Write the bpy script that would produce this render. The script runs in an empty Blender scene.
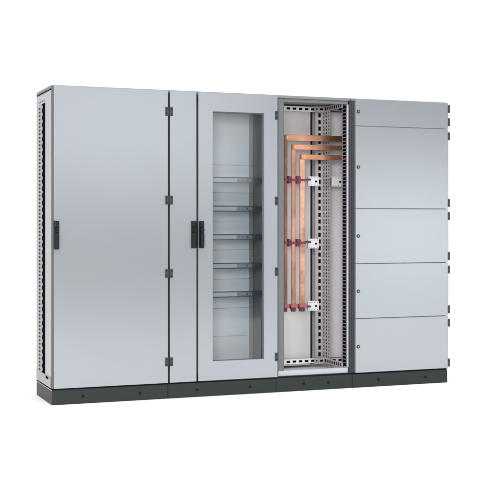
import bpy, bmesh, math
from mathutils import Vector
S = bpy.context.scene
COL = S.collection

# ---------------------------------------------------------------- materials
def srgb(r, g, b):
    f = lambda c: (c/255/12.92) if c/255 <= .04045 else ((c/255+.055)/1.055)**2.4
    return (f(r), f(g), f(b), 1)

def mat(name, col, rough=.5, metal=0.0, spec=.5, grain=0.0, bump=0.0, scale=900.0, wave=0.0, mottle=0.0, streak=None):
    m = bpy.data.materials.new(name); m.use_nodes = True
    nt = m.node_tree; b = nt.nodes['Principled BSDF']
    b.inputs['Base Color'].default_value = col
    b.inputs['Roughness'].default_value = rough
    b.inputs['Metallic'].default_value = metal
    b.inputs['Specular IOR Level'].default_value = spec
    tc = nt.nodes.new('ShaderNodeTexCoord')
    src = tc.outputs['Object']
    if streak:
        mp = nt.nodes.new('ShaderNodeMapping'); mp.inputs['Scale'].default_value = streak
        nt.links.new(src, mp.inputs['Vector']); src = mp.outputs[0]
    if grain or mottle:
        n = nt.nodes.new('ShaderNodeTexNoise'); n.inputs['Scale'].default_value = scale
        n.inputs['Detail'].default_value = 3
        nt.links.new(src, n.inputs['Vector'])
        n2 = nt.nodes.new('ShaderNodeTexNoise'); n2.inputs['Scale'].default_value = 5.0
        n2.inputs['Detail'].default_value = 4
        nt.links.new(src, n2.inputs['Vector'])
        ad = nt.nodes.new('ShaderNodeMath'); ad.operation = 'MULTIPLY_ADD'
        nt.links.new(n.outputs['Fac'], ad.inputs[0]); ad.inputs[1].default_value = grain; ad.inputs[2].default_value = 1 - grain/2
        ad2 = nt.nodes.new('ShaderNodeMath'); ad2.operation = 'MULTIPLY_ADD'
        nt.links.new(n2.outputs['Fac'], ad2.inputs[0]); ad2.inputs[1].default_value = mottle
        ad2.inputs[2].default_value = -mottle/2
        su = nt.nodes.new('ShaderNodeMath'); su.operation = 'ADD'
        nt.links.new(ad.outputs[0], su.inputs[0]); nt.links.new(ad2.outputs[0], su.inputs[1])
        mx = nt.nodes.new('ShaderNodeVectorMath'); mx.operation = 'SCALE'
        mx.inputs[0].default_value = col[:3]
        nt.links.new(su.outputs[0], mx.inputs['Scale'])
        nt.links.new(mx.outputs[0], b.inputs['Base Color'])
    if bump or wave:
        prev = None
        for (sc, st, d) in ((scale, bump, .0006), (2.2, wave, .02)):
            if not st: continue
            n = nt.nodes.new('ShaderNodeTexNoise'); n.inputs['Scale'].default_value = sc
            nt.links.new(src, n.inputs['Vector'])
            bp = nt.nodes.new('ShaderNodeBump'); bp.inputs['Strength'].default_value = st
            bp.inputs['Distance'].default_value = d
            nt.links.new(n.outputs['Fac'], bp.inputs['Height'])
            if prev: nt.links.new(prev.outputs[0], bp.inputs['Normal'])
            prev = bp
        nt.links.new(prev.outputs[0], b.inputs['Normal'])
    return m

M = {}
M['paint'] = mat('grey_textured_paint', (.360, .384, .408, 1), .265, .66, .5, grain=.10, bump=.2, scale=420, wave=.04, mottle=.02)
M['frame'] = mat('light_grey_frame_paint', (.50, .51, .53, 1), .42, .1, .5, grain=.06, scale=500, mottle=.03)
M['inner'] = mat('inner_wall_paint', (.70, .735, .76, 1), .5, 0, .4, grain=.06, scale=300, mottle=.04)
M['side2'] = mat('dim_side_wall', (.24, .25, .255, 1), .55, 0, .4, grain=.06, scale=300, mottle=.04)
M['topframe'] = mat('frame_paint_shaded', (.155, .168, .176, 1), .5, 0, .4, grain=.06, scale=500)  # same paint as the bottom frame, darkened for shade below the roof
M['lowframe'] = mat('frame_paint_lit', (.46, .485, .52, 1), .35, .4, .5, grain=.06, scale=500)  # frame paint lightened for the bounce off the white floor
M['bracket'] = mat('rail_bracket_zinc', (.20, .235, .25, 1), .4, .3, .5, grain=.3, scale=90)
M['flank'] = mat('dark_slotted_steel', (.24, .22, .25, 1), .5, .2, .4, grain=.2, scale=200)
M['copper_bolt'] = mat('bolt_brass', (.70, .50, .38, 1), .35, .8, .5)
M['plate_white'] = mat('white_plate', (.86, .84, .84, 1), .5, .0, .5, grain=.10, scale=260, mottle=.06)
M['plate'] = mat('zinc_plate', (.64, .62, .62, 1), .42, .25, .5, grain=.10, scale=260, mottle=.08)
M['zinc'] = mat('galvanised_steel', (.50, .475, .475, 1), .38, .45, .5, grain=.14, scale=200, mottle=.12)
M['bright'] = mat('bright_zinc', (.82, .82, .84, 1), .3, .2, .5, grain=.06, scale=200, mottle=.05)
M['hollow'] = mat('hollow_shade_black', (.006, .005, .008, 1), .8, 0, .03)  # near black for sheets that paint in the shade behind openings
M['edge_shade'] = mat('grey_green_edge_shade', (.095, .103, .093, 1), .6, 0, .3)  # shade on the door's left flank, put into the colour
M['sideframe'] = mat('grey_side_frame', (.36, .36, .355, 1), .5, .1, .4, grain=.08, scale=300, mottle=.06)
M['postpaint'] = mat('pale_lilac_grey_post', (.41, .41, .435, 1), .45, .1, .5, grain=.06, scale=500, mottle=.03)
M['roof'] = mat('roof_paint', (.19, .20, .20, 1), .5, 0, .3, grain=.06, scale=400)
M['plinth'] = mat('dark_plinth_paint', (.0125, .0190, .0160, 1), .5, 0, .35, grain=.12, bump=.2, scale=300, mottle=.10)
M['lip'] = mat('plinth_lip', (.42, .42, .36, 1), .5, 0, .4)
M['black'] = mat('black_plastic', (.004, .005, .007, 1), .42, 0, .28)
M['rubber'] = mat('black_rubber', (.007, .008, .011, 1), .8, 0, .15)
M['slate'] = mat('slate_seal', (.034, .040, .046, 1), .6, 0, .4)
M['post_shade'] = mat('grey_green_post_shade', (.125, .148, .150, 1), .5, .1, .4, grain=.1, scale=200, mottle=.05)  # left post of the open bay, shade beside the door put into its colour
M['hinge'] = mat('dark_zinc_hinge', (.035, .040, .044, 1), .38, .3, .5, grain=.2, scale=200)
M['rail'] = mat('rail_zinc', (.40, .46, .49, 1), .32, .5, .5, grain=.1, scale=150, mottle=.1)
M['rail_dark'] = mat('rail_shade_dark', (.034, .050, .060, 1), .5, 0, .4)  # rail flanges coloured dark for the shading along their edges
M['bracket_dark'] = mat('dark_bracket', (.09, .105, .115, 1), .45, .3, .5, grain=.3, scale=90)
for nm, cc in (('copper', (.55, .265, .16, 1)), ('copper_shaded', (.27, .115, .08, 1)), ('copper_half_shaded', (.50, .25, .17, 1)), ('copper_lit', (.70, .38, .25, 1))):  # uprights go dark to light, the shadow at the left put into the copper
    M[nm] = mat(nm, cc, .25, .78, .5, grain=.35, scale=40, mottle=2.4, bump=.1, wave=.35, streak=(1.0, 1.0, .8))
M['copper_end'] = mat('copper_joint', (.42, .17, .10, 1), .34, .8, .5, grain=.2, scale=120, mottle=.2)
M['clamp'] = mat('magenta_insulator', (.135, .025, .062, 1), .42, 0, .5, grain=.2, scale=80, mottle=.2)
M['clamp_red'] = mat('red_insulator', (.31, .088, .092, 1), .42, 0, .5, grain=.2, scale=80, mottle=.2)
M['clamp_dark'] = mat('dark_red_insulator', (.085, .012, .025, 1), .45, 0, .5)
M['white_plastic'] = mat('white_support', (.62, .62, .64, 1), .35, 0, .5, grain=.06, scale=90)
M['steel'] = mat('bolt_steel', (.62, .58, .56, 1), .28, .9, .5)
M['floor'] = mat('white_studio_floor', (.93, .93, .93, 1), .85, 0, .15, grain=.01, scale=60)

def glass_mat():
    m = bpy.data.materials.new('clear_pane'); m.use_nodes = True
    nt = m.node_tree; nt.nodes.clear()
    o = nt.nodes.new('ShaderNodeOutputMaterial')
    t = nt.nodes.new('ShaderNodeBsdfTransparent'); t.inputs[0].default_value = (.94, .955, .965, 1)
    g = nt.nodes.new('ShaderNodeBsdfGlossy'); g.inputs['Roughness'].default_value = .06
    f = nt.nodes.new('ShaderNodeFresnel'); f.inputs[0].default_value = 1.5
    mx = nt.nodes.new('ShaderNodeMixShader')
    nt.links.new(f.outputs[0], mx.inputs[0]); nt.links.new(t.outputs[0], mx.inputs[1]); nt.links.new(g.outputs[0], mx.inputs[2])
    nt.links.new(mx.outputs[0], o.inputs[0])
    return m
M['pane'] = glass_mat()

# ---------------------------------------------------------------- mesh helpers
def new(): return bmesh.new()

def box(bm, x0, x1, y0, y1, z0, z1, bev=0.0, seg=2, mi=0):
    b = bmesh.new()
    vs = [b.verts.new((x, y, z)) for x in (x0, x1) for y in (y0, y1) for z in (z0, z1)]
    for f in ((0,1,3,2), (4,6,7,5), (0,4,5,1), (2,3,7,6), (0,2,6,4), (1,5,7,3)):
        b.faces.new([vs[i] for i in f])
    if bev:
        bmesh.ops.bevel(b, geom=b.edges[:], offset=bev, segments=seg, affect='EDGES', profile=.6)
    bmesh.ops.recalc_face_normals(b, faces=b.faces[:])
    merge(bm, b, mi)

def merge(bm, b, mi=0):
    mp = {}
    for v in b.verts: mp[v] = bm.verts.new(v.co)
    for f in b.faces:
        try:
            nf = bm.faces.new([mp[v] for v in f.verts]); nf.material_index = mi; nf.smooth = f.smooth
        except ValueError: pass
    b.free()

def cyl(bm, c, r, h, axis='y', n=24, bev=0.0, mi=0, r2=None):
    """a disc-ended cylinder from c along +axis for h"""
    b = bmesh.new()
    r2 = r if r2 is None else r2
    def P(a, rr, t):
        p = (rr*math.cos(a), rr*math.sin(a))
        return {'y': (c[0]+p[0], c[1]+t, c[2]+p[1]), 'x': (c[0]+t, c[1]+p[0], c[2]+p[1]), 'z': (c[0]+p[0], c[1]+p[1], c[2]+t)}[axis]
    A = [b.verts.new(P(2*math.pi*i/n, r, 0)) for i in range(n)]
    B = [b.verts.new(P(2*math.pi*i/n, r2, h)) for i in range(n)]
    for i in range(n):
        b.faces.new((A[i], A[(i+1) % n], B[(i+1) % n], B[i]))
    b.faces.new(A); b.faces.new(B)
    if bev:
        ed = [e for e in b.edges if all(v in A for v in e.verts) or all(v in B for v in e.verts)]
        bmesh.ops.bevel(b, geom=ed, offset=bev, segments=2, affect='EDGES')
    bmesh.ops.recalc_face_normals(b, faces=b.faces[:])
    merge(bm, b, mi)

def perf(bm, o, u, v, cells, th, mi=0):
    """sheet lying in the plane o + a*u + b*v, made of cells (a0,a1,b0,b1, hole) with real holes punched through its thickness th
    (along u x v, away from the viewer side). hole: None, ('r', hw, hh) or ('o', radius), with optional centre offsets."""
    o, u, v = Vector(o), Vector(u), Vector(v)
    nrm = u.cross(v).normalized()
    b = bmesh.new()
    for (a0, a1, b0, b1, hole) in cells:
        ca, cb = (a0+a1)/2, (b0+b1)/2
        hw, hh = (a1-a0)/2, (b1-b0)/2
        def pt(a, bb, k): return o + u*a + v*bb + nrm*(th*k)
        if hole is None:
            q = [(a0, b0), (a1, b0), (a1, b1), (a0, b1)]
            for k in (0, 1):
                b.faces.new([b.verts.new(pt(x, y, k)) for x, y in q])
            continue
        angs = {math.atan2(sy*hh, sx*hw) for sx in (-1, 1) for sy in (-1, 1)}
        if hole[0] == 'r':
            angs |= {math.atan2(sy*hole[2], sx*hole[1]) for sx in (-1, 1) for sy in (-1, 1)}
        else:
            angs |= {2*math.pi*i/12 - math.pi + .01 for i in range(12)}
        angs = sorted(angs)
        def rect(a, w, h):
            c, s = math.cos(a), math.sin(a)
            return min(w/abs(c) if abs(c) > 1e-9 else 1e9, h/abs(s) if abs(s) > 1e-9 else 1e9)
        inn, out = [], []
        for k in (0, 1):
            I, O = [], []
            for a in angs:
                ri = rect(a, hole[1], hole[2]) if hole[0] == 'r' else hole[1]
                ro = rect(a, hw, hh)
                c, s = math.cos(a), math.sin(a)
                I.append(b.verts.new(pt(ca+ri*c, cb+ri*s, k))); O.append(b.verts.new(pt(ca+ro*c, cb+ro*s, k)))
            n = len(angs)
            for i in range(n):
                j = (i+1) % n
                b.faces.new((I[i], O[i], O[j], I[j]))
            inn.append(I); out.append(O)
        n = len(angs)
        for i in range(n):
            j = (i+1) % n
            b.faces.new((inn[0][i], inn[0][j], inn[1][j], inn[1][i]))
    # rim of the sheet
    A0 = min(c[0] for c in cells); A1 = max(c[1] for c in cells); B0 = min(c[2] for c in cells); B1 = max(c[3] for c in cells)
    for (p, q) in (((A0, B0), (A1, B0)), ((A1, B0), (A1, B1)), ((A1, B1), (A0, B1)), ((A0, B1), (A0, B0))):
        w = [o+u*p[0]+v*p[1], o+u*q[0]+v*q[1], o+u*q[0]+v*q[1]+nrm*th, o+u*p[0]+v*p[1]+nrm*th]
        b.faces.new([b.verts.new(x) for x in w])
    merge(bm, b, mi)

def column(a0, a1, b0, b1, pitch, hole):
    n = max(1, int(round((b1-b0)/pitch))); h = (b1-b0)/n
    return [(a0, a1, b0+i*h, b0+(i+1)*h, hole) for i in range(n)]

def row(a0, a1, b0, b1, pitch, hole):
    n = max(1, int(round((a1-a0)/pitch))); w = (a1-a0)/n
    return [(a0+i*w, a0+(i+1)*w, b0, b1, hole) for i in range(n)]

def obj(name, bm, mats, parent=None, label=None, at=None):
    me = bpy.data.meshes.new(name)
    bm.to_mesh(me); bm.free()
    for m in (mats if isinstance(mats, (list, tuple)) else [mats]): me.materials.append(M[m])
    o = bpy.data.objects.new(name, me); COL.objects.link(o)
    if parent: o.parent = parent; o.matrix_parent_inverse.identity()
    if label: o['label'] = label
    return o

def thing(name, label, cat, loc, group):
    o = bpy.data.objects.new(name, None); COL.objects.link(o)
    o.location = loc; o['label'] = label; o['category'] = cat; o['group'] = group
    o.empty_display_size = .2
    return o

# every cabinet is built in its own coordinates: x from its left side, y = 0 at the door fronts, +y inwards, z up from the floor
D = .53; TOP = 2.108; YF = .045
GROUP = 'switchgear cabinets standing in one row'

def plinth(t, w, holes, left_open=False):
    bm = new()
    box(bm, .0015, w-.0015, .012, D, .0, .098, .003)
    p = obj('plinth', bm, 'plinth', t)
    for hx in holes:
        bm = new()
        # a recessed bolt: ring flush on the plinth, dark socket inside
        cyl(bm, (hx, .0085, .049), .0098, .006, 'y', 20, .001)
        cyl(bm, (hx, .0065, .049), .0055, .003, 'y', 6)
        obj('bolt', bm, 'rubber', p)
    bm = new()
    box(bm, .0005, w-.0005, .020, D-.004, .0985, .1045, .0012)
    obj('base_gasket', bm, 'rubber', t)
    return p

def roof(t, w):
    bm = new()
    box(bm, .001, w-.001, .030, D, 2.088, TOP, .004)
    obj('roof_panel', bm, 'roof', t)

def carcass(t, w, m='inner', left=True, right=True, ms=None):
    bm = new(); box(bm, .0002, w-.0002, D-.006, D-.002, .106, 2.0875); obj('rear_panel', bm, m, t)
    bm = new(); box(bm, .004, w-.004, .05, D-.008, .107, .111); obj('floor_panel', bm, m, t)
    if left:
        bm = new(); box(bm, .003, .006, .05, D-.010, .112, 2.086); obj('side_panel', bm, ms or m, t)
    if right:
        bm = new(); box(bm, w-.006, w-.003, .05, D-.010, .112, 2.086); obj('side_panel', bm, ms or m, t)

def seals(t, w, x0s):
    """black rubber seals lying behind the gaps between doors"""
    for (x0, x1) in x0s:
        bm = new(); box(bm, x0, x1, .027, .049, .108, 2.086, .002); obj('door_seal', bm, 'rubber', t)

def hinge(parent, xa, xb, zc, knuckle=None, h=.060):
    bm = new()
    box(bm, xa, xb, -.006, .0005, zc-h/2, zc+h/2, .0018)
    for k in (-1, 1):
        cyl(bm, ((xa+xb)/2, -.0075, zc+k*h*.27), .0042, .002, 'y', 12, mi=1)
    if knuckle:
        cyl(bm, (knuckle, .004, zc-h/2), .0065, h, 'z', 14)
    return obj('hinge', bm, ['hinge', 'rubber'], parent)

def handle(parent, xc, z0=1.025, z1=1.212, w=.037):
    bm = new()
    box(bm, xc-w/2, xc+w/2, -.010, .0005, z0, z1, .004, 3)          # escutcheon
    zl = z0 + (z1-z0)*.66
    box(bm, xc-w*.36, xc+w*.36, -.030, -.009, z0+.006, zl-.016, .006, 3)  # folded lever
    box(bm, xc-w*.40, xc+w*.40, -.022, -.009, zl+.022, z1-.006, .005, 3)  # head
    cyl(bm, (xc, -.026, zl+.003), w*.40, .018, 'y', 24, .002)           # lock barrel
    cyl(bm, (xc, -.0275, zl+.003), w*.17, .003, 'y', 16, mi=1)
    return obj('handle', bm, ['black', 'rubber'], parent)

def slab(bm, x0, x1, z0, z1, y1=.025, bev=.0024):
    box(bm, x0, x1, 0, y1, z0, z1, bev, 3)

ZD0, ZD1 = .1085, 2.1005
HZ = (1.959, 1.355, .855, .252)

# ---------------------------------------------------------------- cabinet with one wide solid door, left side open
t1 = thing('electrical_cabinet', 'grey metal cabinet with one wide solid door and its perforated side frame uncovered', 'electrical cabinet', (0, 0, 0), GROUP)
plinth(t1, .8, (.209, .601))
roof(t1, .8); carcass(t1, .8, 'inner', left=False)
bm = new(); slab(bm, .0128, .796, ZD0, ZD1, .025, .001)
d = obj('door', bm, 'paint', t1, 'wide plain grey door')
handle(d, .0285)
bm = new(); box(bm, .0002, .0125, -.0012, .0262, ZD0+.001, ZD1-.001, .0025, 3); obj('shaded_edge', bm, 'edge_shade', d)  # strip over the door flank, coloured as its shaded side
for z in HZ: hinge(d, .775, .7955, z, .803)
seals(t1, .8, ((.006, .030), (.780, .7995)))
# side frame, lying in the plane x = 0 and facing outwards
bm = new()
box(bm, .0025, .0305, .052, .236, .1785, 2.078, .003)                   # front post, closed profile
fp = obj('front_post', bm, 'postpaint', t1)
bm = new()
cells = []
cells += column(.388, .452, .178, 1.998, .025, ('r', .026, .0072))
cells += [(.352, .388, .178, 1.998, None), (.452, D-.002, .178, 1.998, None), (.352, D-.002, 1.998, 2.012, None)]
perf(bm, (.0015, 0, 0), (0, 1, 0), (0, 0, 1), cells, .003)
n = 38
for i in range(n):                                                # teeth between the big slots of the post
    z = .20 + i*(1.79/(n-1))
    tv = [bm.verts.new(q) for q in ((.0030, .3525, z-.017), (.0030, .3525, z+.017), (.0030, .322, z+.006), (.0030, .322, z-.006))]
    bm.faces.new(tv)
obj('rear_post', bm, 'sideframe', t1)
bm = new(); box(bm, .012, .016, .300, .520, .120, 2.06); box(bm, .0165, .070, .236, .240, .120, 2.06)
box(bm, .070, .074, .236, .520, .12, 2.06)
obj('post_shade_sheet', bm, 'hollow', t1)  # black sheets added so the side opening looks unlit inside
bm = new()                                                        # header of the side frame with its punched holes
perf(bm, (.0012, 0, 0), (0, 1, 0), (0, 0, 1),
     row(.236, .476, 2.012, 2.045, .060, ('r', .016, .006)) + [(.476, D-.002, 2.012, 2.045, None), (.236, D-.002, 2.045, 2.076, None)], .003)
obj('header_rail', bm, 'postpaint', t1)
bm = new(); box(bm, .010, .013, .24, D-.01, 2.0, 2.086); obj('header_shade_sheet', bm, 'hollow', t1)  # black sheet standing in for the dark behind the header holes
bm = new(); box(bm, .004, .020, .045, D-.002, 2.0775, 2.0875); obj('roof_gasket', bm, 'rubber', t1)
bm = new()
perf(bm, (-.0004, 0, 0), (0, 1, 0), (0, 0, 1), [(.050, .095, .114, .178, None), (.095, .235, .150, .178, ('r', .052, .009)), (.095, .235, .114, .150, None), (.235, D-.002, .114, .178, None)], .003)
rl = obj('bottom_rail', bm, 'sideframe', t1)
bm = new(); box(bm, .008, .010, .06, .50, .12, .176); obj('rail_shade_sheet', bm, 'hollow', rl)  # black sheet painting the shade inside the rail slot
bm = new(); box(bm, -.0010, .006, .016, D-.001, .0940, .0990, .001); obj('plinth_lip', bm, 'lip', t1)

# ---------------------------------------------------------------- cabinet with a narrow solid door and a glazed door
X2 = .8
t2 = thing('electrical_cabinet', 'grey cabinet with a narrow solid door beside a tall glazed door showing five rails', 'electrical cabinet', (X2, 0, 0), GROUP)
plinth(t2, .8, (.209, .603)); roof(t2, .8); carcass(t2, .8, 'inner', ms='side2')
bm = new(); slab(bm, .010, .201, ZD0, ZD1); d = obj('door', bm, 'paint', t2, 'narrow solid grey door')
handle(d, .1795)
for z in HZ: hinge(d, .0105, .0295, z, .0035)
seals(t2, .8, ((.0005, .022), (.190, .226), (.784, .7995)))
# glazed door: a rail-and-stile frame in one mesh with a window opening
x0, x1 = .214, .807; wx0, wx1, wz0, wz1 = .321, .702, .2425, 1.970
bm = new()
b = bmesh.new()
def ring(y, i=0.0, o=0.0):
    O = [b.verts.new(p) for p in ((x0+o, y, ZD0+o), (x1-o, y, ZD0+o), (x1-o, y, ZD1-o), (x0+o, y, ZD1-o))]
    I = [b.verts.new(p) for p in ((wx0-i, y, wz0-i), (wx1+i, y, wz0-i), (wx1+i, y, wz1+i), (wx0-i, y, wz1+i))]
    return O, I
r0, r1, r2, r3 = ring(.0022, 0, 0), ring(0, .0016, .0022), ring(.025), None
# front face, rounded outer and inner arris, flanks, back
def quadring(A, B):
    for i in range(4):
        j = (i+1) % 4; b.faces.new((A[i], A[j], B[j], B[i]))
quadring(r1[0], r1[1]); quadring(r0[0], r1[0]); quadring(r1[1], r0[1]); quadring(r0[0], r2[0]); quadring(r0[1], r2[1]); quadring(r2[0], r2[1])
bmesh.ops.recalc_face_normals(b, faces=b.faces[:])
merge(bm, b)
gd = obj('door', bm, 'paint', t2, 'grey framed door around a tall window')
bm = new(); box(bm, wx0-.006, wx1+.006, .0255, .0295, wz0-.006, wz1+.006)
obj('pane', bm, 'pane', gd)
bm = new()
for (a, c, e, f) in ((wx0-.0005, wx0+.004, wz0, wz1), (wx1-.006, wx1+.0005, wz0, wz1), (wx0+.004, wx1-.006, wz1-.007, wz1+.0005), (wx0+.004, wx1-.006, wz0-.0005, wz0+.004)):
    box(bm, a, c, .012, .0245, e, f)
obj('window_gasket', bm, 'bracket_dark', gd)
handle(gd, .236)
for z in (2.045, .135):
    bm = new(); cyl(bm, (.2078, .004, z-.016), .0052, .032, 'z', 12, .001); obj('door_bumper', bm, 'rubber', gd)
bm = new(); cyl(bm, (.8125, .014, .118), .0045, .040, 'z', 12, .001); obj('door_pin', bm, 'rubber', gd)
for z in HZ: hinge(gd, .786, .8065, z, None)
# mounting plates behind the glass, divided by thin joints
zs = [.115, .376, .580, .791, 1.003, 1.207, 1.418, 1.621, 2.075]
for a, c in zip(zs[:-1], zs[1:]):
    bm = new()
    xb, xr = .727, .786
    box(bm, .03, xb, .35, .353, a+.0010, c-.0010)
    b = bmesh.new()
    q = [b.verts.new(p) for p in ((xb, .35, a+.0010), (xr, .42, a+.0010), (xr, .42, c-.0010), (xb, .35, c-.0010))]
    b.faces.new(q); merge(bm, b)
    obj('mounting_plate', bm, 'plate2' if 'plate2' in M else 'inner', t2)
bm = new(); box(bm, .04, .72, .376, .378, .115, 2.07); obj('plate_shade_sheet', bm, 'hollow', t2)
for k in range(5):
    zc = 1.5035 - k*.2028
    bm = new()
    yr = .15
    box(bm, .06, .735, yr, yr+.0015, zc+.0150, zc+.0215, 0, mi=1)            # top flange
    box(bm, .06, .735, yr, yr+.0015, zc-.0215, zc-.0155, 0, mi=1)            # bottom flange
    box(bm, .06, .735, yr+.0016, yr+.009, zc+.0135, zc+.0149, 0, mi=0)
    box(bm, .06, .735, yr+.0016, yr+.009, zc-.0154, zc-.014, 0, mi=0)
    box(bm, .06, .735, yr+.0091, yr+.0105, zc-.0154, zc+.0149, 0, mi=0)    # web
    r = obj('mounting_rail', bm, ['rail', 'rail_dark'], t2)
    bm = new()                                                    # end bracket carrying the rail
    box(bm, .565, .690, yr-.006, yr-.0005, zc-.0115, zc+.0105, .002)
    box(bm, .672, .745, yr-.014, yr-.0062, zc-.021, zc+.019, .002, mi=1)
    box(bm, .735, .760, yr-.006, yr+.05, zc-.023, zc+.021, .002)
    box(bm, .7605, .775, yr-.004, yr+.2, zc-.012, zc+.010, .001)
    cyl(bm, (.632, yr-.009, zc), .006, .003, 'y', 12, mi=1)
    cyl(bm, (.752, yr-.009, zc+.012), .005, .003, 'y', 12, mi=2)
    cyl(bm, (.752, yr-.009, zc-.012), .005, .003, 'y', 12, mi=2)
    obj('rail_bracket', bm, ['bracket', 'rail_dark', 'bright'], r)

# ---------------------------------------------------------------- open cabinet with the copper busbars
X3 = 1.6
t3 = thing('electrical_cabinet', 'open doorless cabinet with copper busbars in front of a pale plate', 'electrical cabinet', (X3, 0, 0), GROUP)
plinth(t3, .6, (.215, .409)); roof(t3, .6); carcass(t3, .6, 'plate', right=False)
bm = new()
box(bm, .001, .585, YF, YF+.020, .106, .1455, .003); obj('bottom_frame', bm, 'lowframe', t3)
bm = new(); box(bm, .001, .585, YF, YF+.020, 2.064, 2.0875, .003); box(bm, .001, .585, YF-.004, YF+.012, 2.0885, 2.102, .003); obj('top_frame', bm, 'topframe', t3)
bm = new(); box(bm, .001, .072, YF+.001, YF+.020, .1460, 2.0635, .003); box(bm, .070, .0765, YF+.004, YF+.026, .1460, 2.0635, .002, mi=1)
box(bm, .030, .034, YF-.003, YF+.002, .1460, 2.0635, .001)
obj('front_post', bm, ['post_shade', 'bracket_dark'], t3, 'grey green front post darkened for the shade beside the door')
bm = new(); box(bm, .577, .587, YF, YF+.020, .1460, 2.0635, .002)
fpo = obj('front_post', bm, 'frame', t3)
bm = new()                                                       # punched inner flank of that post
perf(bm, (.574, .049, 0), (0, 1, 0), (0, 0, 1), column(0, .075, .150, 2.060, .026, ('r', .033, .0100)), .0025)
obj('slotted_flank', bm, 'flank', fpo)
bm = new(); box(bm, .5795, .5825, .066, .130, .15, 2.06); obj('flank_shade_sheet', bm, 'hollow', fpo)  # black sheet in place of the shade inside the post profile
bm = new(); box(bm, .5885, .5995, .026, .060, .106, 2.10, .002); obj('coupling_seal', bm, 'slate', t3)

# rear: mounting plate, corner post, rails
YP = .44
bm = new(); box(bm, .012, .462, YP, YP+.003, .125, 2.07, .001)
obj('mounting_plate', bm, 'plate', t3)
bm = new()
cells = column(.500, .552, .180, 2.040, .050, ('r', .0105, .0155))
cells = [(c[0]+.006, c[1], c[2], c[3], c[4]) for c in cells] + [(.492, .506, .180, 2.040, None)]
perf(bm, (0, .42, 0), (1, 0, 0), (0, 0, 1), cells, -.0025)
cp = obj('corner_post', bm, 'zinc', t3)
bm = new()
w0 = -.135
cells = []
for i in range(3):
    cells += column(w0+.045*i, w0+.045*(i+1), .180, 2.040, .025 if i else .025, ('o', .0092 if i else .0095))
perf(bm, (.5525, .4195, 0), (0, 1, 0), (0, 0, 1), cells, .0025)
obj('perforated_flank', bm, 'zinc', cp)
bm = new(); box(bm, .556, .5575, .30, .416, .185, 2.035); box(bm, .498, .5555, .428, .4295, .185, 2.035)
obj('post_shade_sheet', bm, 'hollow', cp)  # black sheets painting the dark inside the hollow post
bm = new(); box(bm, .470, .488, .470, .474, .125, 2.07); obj('gap_shade_strip', bm, 'hollow', t3)  # black strip in place of the shade in the gap by the post

def rear_rail(z0, z1, name):
    bm = new()
    perf(bm, (0, .405, 0), (1, 0, 0), (0, 0, 1),
         row(.19, .49, z0, z1, .050, ('r', .0145, .0085)) + [(.012, .19, z0, z1, None)], -.0025)
    h = obj(name, bm, 'bright', t3)
    bm = new(); box(bm, .015, .488, .414, .4155, z0+.002, z1-.002); obj('rail_shade_sheet', bm, 'hollow', h)  # black sheet for the shade behind the rail slots
    return h
rear_rail(2.037, 2.076, 'top_rail')
rear_rail(.142, .178, 'bottom_rail')
for z0, z1 in ((.137, .182), (2.034, 2.080)):
    bm = new()
    perf(bm, (0, .385, 0), (1, 0, 0), (0, 0, 1), [(.470, .510, z0, z1, ('o', .007)), (.510, .5505, z0, z1, ('r', .013, .008))], -.003)
    box(bm, .475, .548, .3895, .391, z0+.003, z1-.003, 0, mi=1)
    obj('corner_bracket', bm, ['zinc', 'hollow'], t3)
def side_rail(z0, z1, name):
    bm = new()
    perf(bm, (.5515, 0, 0), (0, 1, 0), (0, 0, 1), row(.095, .415, z0, z1, .032, ('r', .0105, .0115)) + [(.068, .095, z0, z1, None)], .0025)
    h = obj(name, bm, 'zinc', t3)
    bm = new(); box(bm, .558, .5595, .07, .41, z0+.002, z1-.002); obj('rail_shade_sheet', bm, 'hollow', h)  # black sheet darkens the slots in place of shade
side_rail(2.041, 2.078, 'top_side_rail')
side_rail(.142, .180, 'bottom_side_rail')
# busbars (front faces near y = .30): three uprights and three bars running right behind the post
UPR = ((.1745, .1955, .262), (.2265, .2605, .256), (.291, .331, .250))
HOR = ((1.8485, 1.8045), (1.7765, 1.7390), (1.7045, 1.6665))
for (xa, xb, y), (za, zb), tone in zip(UPR, HOR, ('copper_shaded', 'copper_half_shaded', 'copper_lit')):
    bm = new(); box(bm, xa, xb, y, y+.012, .565, za-.001, .0032, 3)
    obj('vertical_busbar', bm, tone, t3)
    bm = new(); box(bm, xa-.001, .780, y-.0125, y-.0005, zb, za, .0032, 3)
    hb = obj('horizontal_busbar', bm, 'copper', t3)
    bm = new()
    xc = (xa+xb)/2+.004; zc = (za+zb)/2
    box(bm, xa-.0015, xa+.010, y-.0145, y-.0127, zb+.002, za-.002)
    cyl(bm, (xc, y-.0150, zc), .0085, .0025, 'y', 20, mi=1)
    cyl(bm, (xc, y-.0205, zc), .0058, .006, 'y', 6, mi=1)
    obj('bolt', bm, ['copper_end', 'copper_bolt'], hb)

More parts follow.
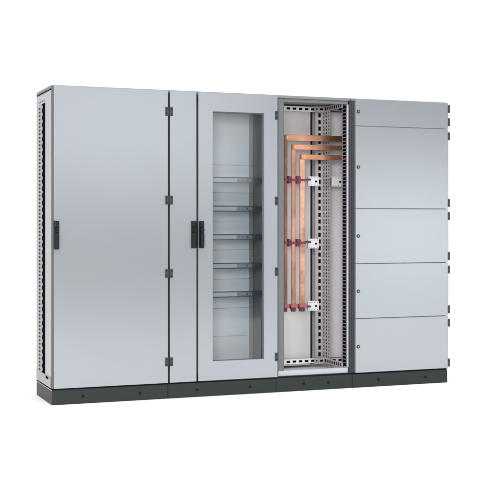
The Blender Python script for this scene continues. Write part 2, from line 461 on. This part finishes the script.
def bracket(x0, x1, yb, z0, z1):
    bm = new()
    zc = (z0+z1)/2
    nx = row(x0, x1, z0+.012, z1-.012, (x1-x0)/2, None)
    cells = [(x0, x0+(x1-x0)*.5, z0+.014, z1-.014, None), (x0+(x1-x0)*.5, x1, z0+.014, z1-.014, ('r', .009, .007))]
    cells += row(x0, x1, z0, z0+.014, .022, ('o', .0035)) + row(x0, x1, z1-.014, z1, .022, ('o', .0035))
    perf(bm, (0, yb, 0), (1, 0, 0), (0, 0, 1), cells, -.004)
    box(bm, x0+.002, x1-.002, yb+.012, yb+.014, z0+.002, z1-.002, 0, mi=1)
    box(bm, x0, x1, yb, yb+.05, z1+.0005, z1+.003)
    return obj('support_bracket', bm, ['white_plastic', 'hollow'], t3)
for (z, low) in ((1.515, False), (1.052, False), (.577, True)):
    bk = bracket(.372, .462, .290, z-.041 if not low else z-.030, z+.027 if not low else z+.038)
    bm = new()
    zz = z + (.006 if not low else .004)
    box(bm, .322, .388, .262, .2885, zz-.007, zz+.007, .003)
    box(bm, .170, .323, .276, .284, zz-.008, zz+.008, .002)
    arm = obj('clamp_arm', bm, 'clamp_dark', t3)
    for i, (xa, xb, y) in enumerate(UPR):
        bm = new()
        if low:
            box(bm, xa-.012, xb+.008, y-.022, y+.018, z+.000, z+.028, .006, 3)
            box(bm, xa-.004, xb-.004, y-.012, y+.012, z-.030, z-.0005, .006, 3, mi=1)
            box(bm, xa-.012, xa+.010, y-.014, y+.010, z-.012, z-.0008, .003, 2, mi=1)
            obj('busbar_clamp', bm, ['clamp_red', 'clamp_dark'], t3)
        else:
            # each clamp: a cheek either side of its bar, joined by a thin strap across the front
            box(bm, xa-.008, xb+.006, y-.0125, y-.0015, z-.008, z+.010, .003)
            if i < 2:
                box(bm, xb+.002, xb+.018, y-.018, y+.020, z-.026, z+.030, .004, 3, mi=0)
                box(bm, xb+.0185, xb+.030, y-.012, y+.020, z-.020, z+.024, .004, 3, mi=1)
                cyl(bm, (xb+.010, y-.023, z+.003), .006, .005, 'y', 12, mi=1)
            else:
                box(bm, xa-.014, xa-.001, y-.018, y+.018, z-.024, z+.028, .004, 3, mi=0)
            obj('busbar_clamp', bm, ['clamp', 'clamp_dark'], t3)
# the same support, further right, beyond the post
bracket(.567, .664, .290, 1.472, 1.543)
bm = new(); box(bm, .5585, .5665, .2885, .330, 1.478, 1.538, .001); obj('support_end', bm, 'black', t3)

# ---------------------------------------------------------------- cabinet with five compartment doors
X4 = 2.2
t4 = thing('electrical_cabinet', 'grey cabinet with five stacked compartment doors, each with a small round lock', 'electrical cabinet', (X4, 0, 0), GROUP)
plinth(t4, .8, (.217, .609)); roof(t4, .8); carcass(t4, .8, 'plate_white', left=False)
bm = new(); box(bm, .001, .030, .0255, .050, .108, 2.0870, .002); obj('door_seal', bm, 'slate', t4)
bm = new(); box(bm, .031, .797, .0290, .049, .108, 2.0870); obj('front_frame', bm, 'plate_white', t4)
bm = new(); box(bm, .7985, .8005, .035, D-.002, .107, 2.087); obj('side_cover', bm, 'paint', t4)
js = [ZD0-.0015, .5025, .903, 1.3045, 1.9055, ZD1+.002]
names = ['bottom compartment door', 'second compartment door from the bottom', 'middle compartment door', 'tall compartment door', 'low top compartment door']
hz = ((.45, .15), (.85, .551), (1.252, .951), (1.851, 1.35), (2.056, 1.957))
lz = (.299, .702, 1.104, 1.606, 2.009)
for k in range(5):
    bm = new(); slab(bm, .0215, .8000, js[k]+.0022, js[k+1]-.0022)
    d = obj('door', bm, 'paint', t4, names[k])
    bm = new()
    cyl(bm, (.0435, -.006, lz[k]), .0125, .0065, 'y', 28, .0015)
    cyl(bm, (.0435, -.0072, lz[k]), .0055, .0015, 'y', 3, mi=1)
    obj('lock', bm, ['hinge', 'steel'], d)
    for z in hz[k]:
        bm = new()
        box(bm, .7945, .8115, -.0055, .016, z-.030, z+.030, .005, 3)
        for q in (-1, 1): cyl(bm, (.8030, -.0068, z+q*.017), .0040, .002, 'y', 12, mi=1)
        obj('hinge', bm, ['hinge', 'rubber'], d)

# what shows of its inside through the open bay beside it
bm = new(); box(bm, .030, .770, .44, .443, .175, 2.045, .001); obj('mounting_plate', bm, 'plate_white', t4)
for z0, z1 in ((.140, .172), (2.050, 2.082)):
    bm = new()
    perf(bm, (0, .405, 0), (1, 0, 0), (0, 0, 1), row(.02, .77, z0, z1, .050, ('r', .0145, .0080)), -.0025)
    box(bm, .02, .77, .414, .4155, z0+.002, z1-.002, 0, mi=1)
    obj('rear_rail', bm, ['bright', 'hollow'], t4)

# ---------------------------------------------------------------- floor
bm = new()
vs = [bm.verts.new(p) for p in ((-60, -6, 0), (60, -6, 0), (60, 90, 0), (-60, 90, 0))]
bm.faces.new(vs)
fl = obj('floor', bm, 'floor'); fl['kind'] = 'structure'; fl['label'] = 'seamless white studio floor under the cabinets'
fl.location = (1.5, 0, -.001)

# ---------------------------------------------------------------- studio light
w = bpy.data.worlds.new('World'); S.world = w; w.use_nodes = True
nt = w.node_tree; bg = nt.nodes['Background']
tc = nt.nodes.new('ShaderNodeTexCoord'); sp = nt.nodes.new('ShaderNodeSeparateXYZ'); nt.links.new(tc.outputs['Generated'], sp.inputs[0])
def ramp(src, pts, interp='EASE'):
    mr = nt.nodes.new('ShaderNodeMapRange'); mr.inputs[1].default_value = -1; mr.inputs[2].default_value = 1
    nt.links.new(src, mr.inputs[0])
    r = nt.nodes.new('ShaderNodeValToRGB'); r.color_ramp.interpolation = interp
    e = r.color_ramp.elements
    e[0].position = (pts[0][0]+1)/2; e[0].color = pts[0][1]
    e[1].position = (pts[-1][0]+1)/2; e[1].color = pts[-1][1]
    for p, c in pts[1:-1]:
        q = e.new((p+1)/2); q.color = c
    nt.links.new(mr.outputs[0], r.inputs[0])
    return r
g = lambda v, b=1.0: (v*(2-b), v, v*b, 1)
up = ramp(sp.outputs['Z'], [(-.3, g(.2)), (.0, g(.18)), (.12, g(.32)), (.35, g(.9, 1.02)), (.55, g(1.22, 1.02))])
fr = ramp(sp.outputs['Y'], [(-.25, g(0)), (.15, g(1))])
mix = nt.nodes.new('ShaderNodeMix'); mix.data_type = 'RGBA'
nt.links.new(fr.outputs[0], mix.inputs[0]); nt.links.new(up.outputs[0], mix.inputs[6]); mix.inputs[7].default_value = (1.06, 1.06, 1.06, 1)
nt.links.new(mix.outputs[2], bg.inputs[0]); bg.inputs[1].default_value = 1.0

def area(name, loc, target, sx, sy, power, col=(1, 1, 1)):
    l = bpy.data.lights.new(name, 'AREA'); l.shape = 'RECTANGLE'; l.size = sx; l.size_y = sy; l.energy = power; l.color = col
    o = bpy.data.objects.new(name, l); COL.objects.link(o); o.location = loc
    o.rotation_euler = (Vector(target)-Vector(loc)).to_track_quat('-Z', 'Y').to_euler()
    return o
area('overhead_softbox', (.7, -2.7, 6.0), (.7, -2.0, 0), 8.5, 3.6, 265)
area('key_softbox', (-2.3, -8.2, 2.4), (2.0, 0, 1.1), 2.4, 2.2, 360, (1, .98, .962))
area('tall_softbox', (3.2, -9.5, 2.68), (.8, 0, 1.6), 3.8, 1.9, 42, (.95, .975, 1.0))
area('low_softbox', (8.0, -9.5, 1.1), (2.6, 0, .8), 3.6, 2.0, 64, (.96, .98, 1.0))

# ---------------------------------------------------------------- camera
cam = bpy.data.cameras.new('Camera'); co = bpy.data.objects.new('Camera', cam); COL.objects.link(co)
co.location = (-1.568, -7.509, 1.192); co.rotation_euler = (math.pi/2, 0, -.376)
cam.sensor_fit = 'HORIZONTAL'; cam.sensor_width = 36; cam.lens = 36*1152.373/500
cam.shift_y = (223.951-250)/500; cam.clip_end = 500
S.camera = co
S.view_settings.view_transform = 'Standard'; S.view_settings.look = 'None'; S.view_settings.exposure = 0; S.view_settings.gamma = 1
S.render.film_transparent = False
S.cycles.max_bounces = 10; S.cycles.transparent_max_bounces = 12
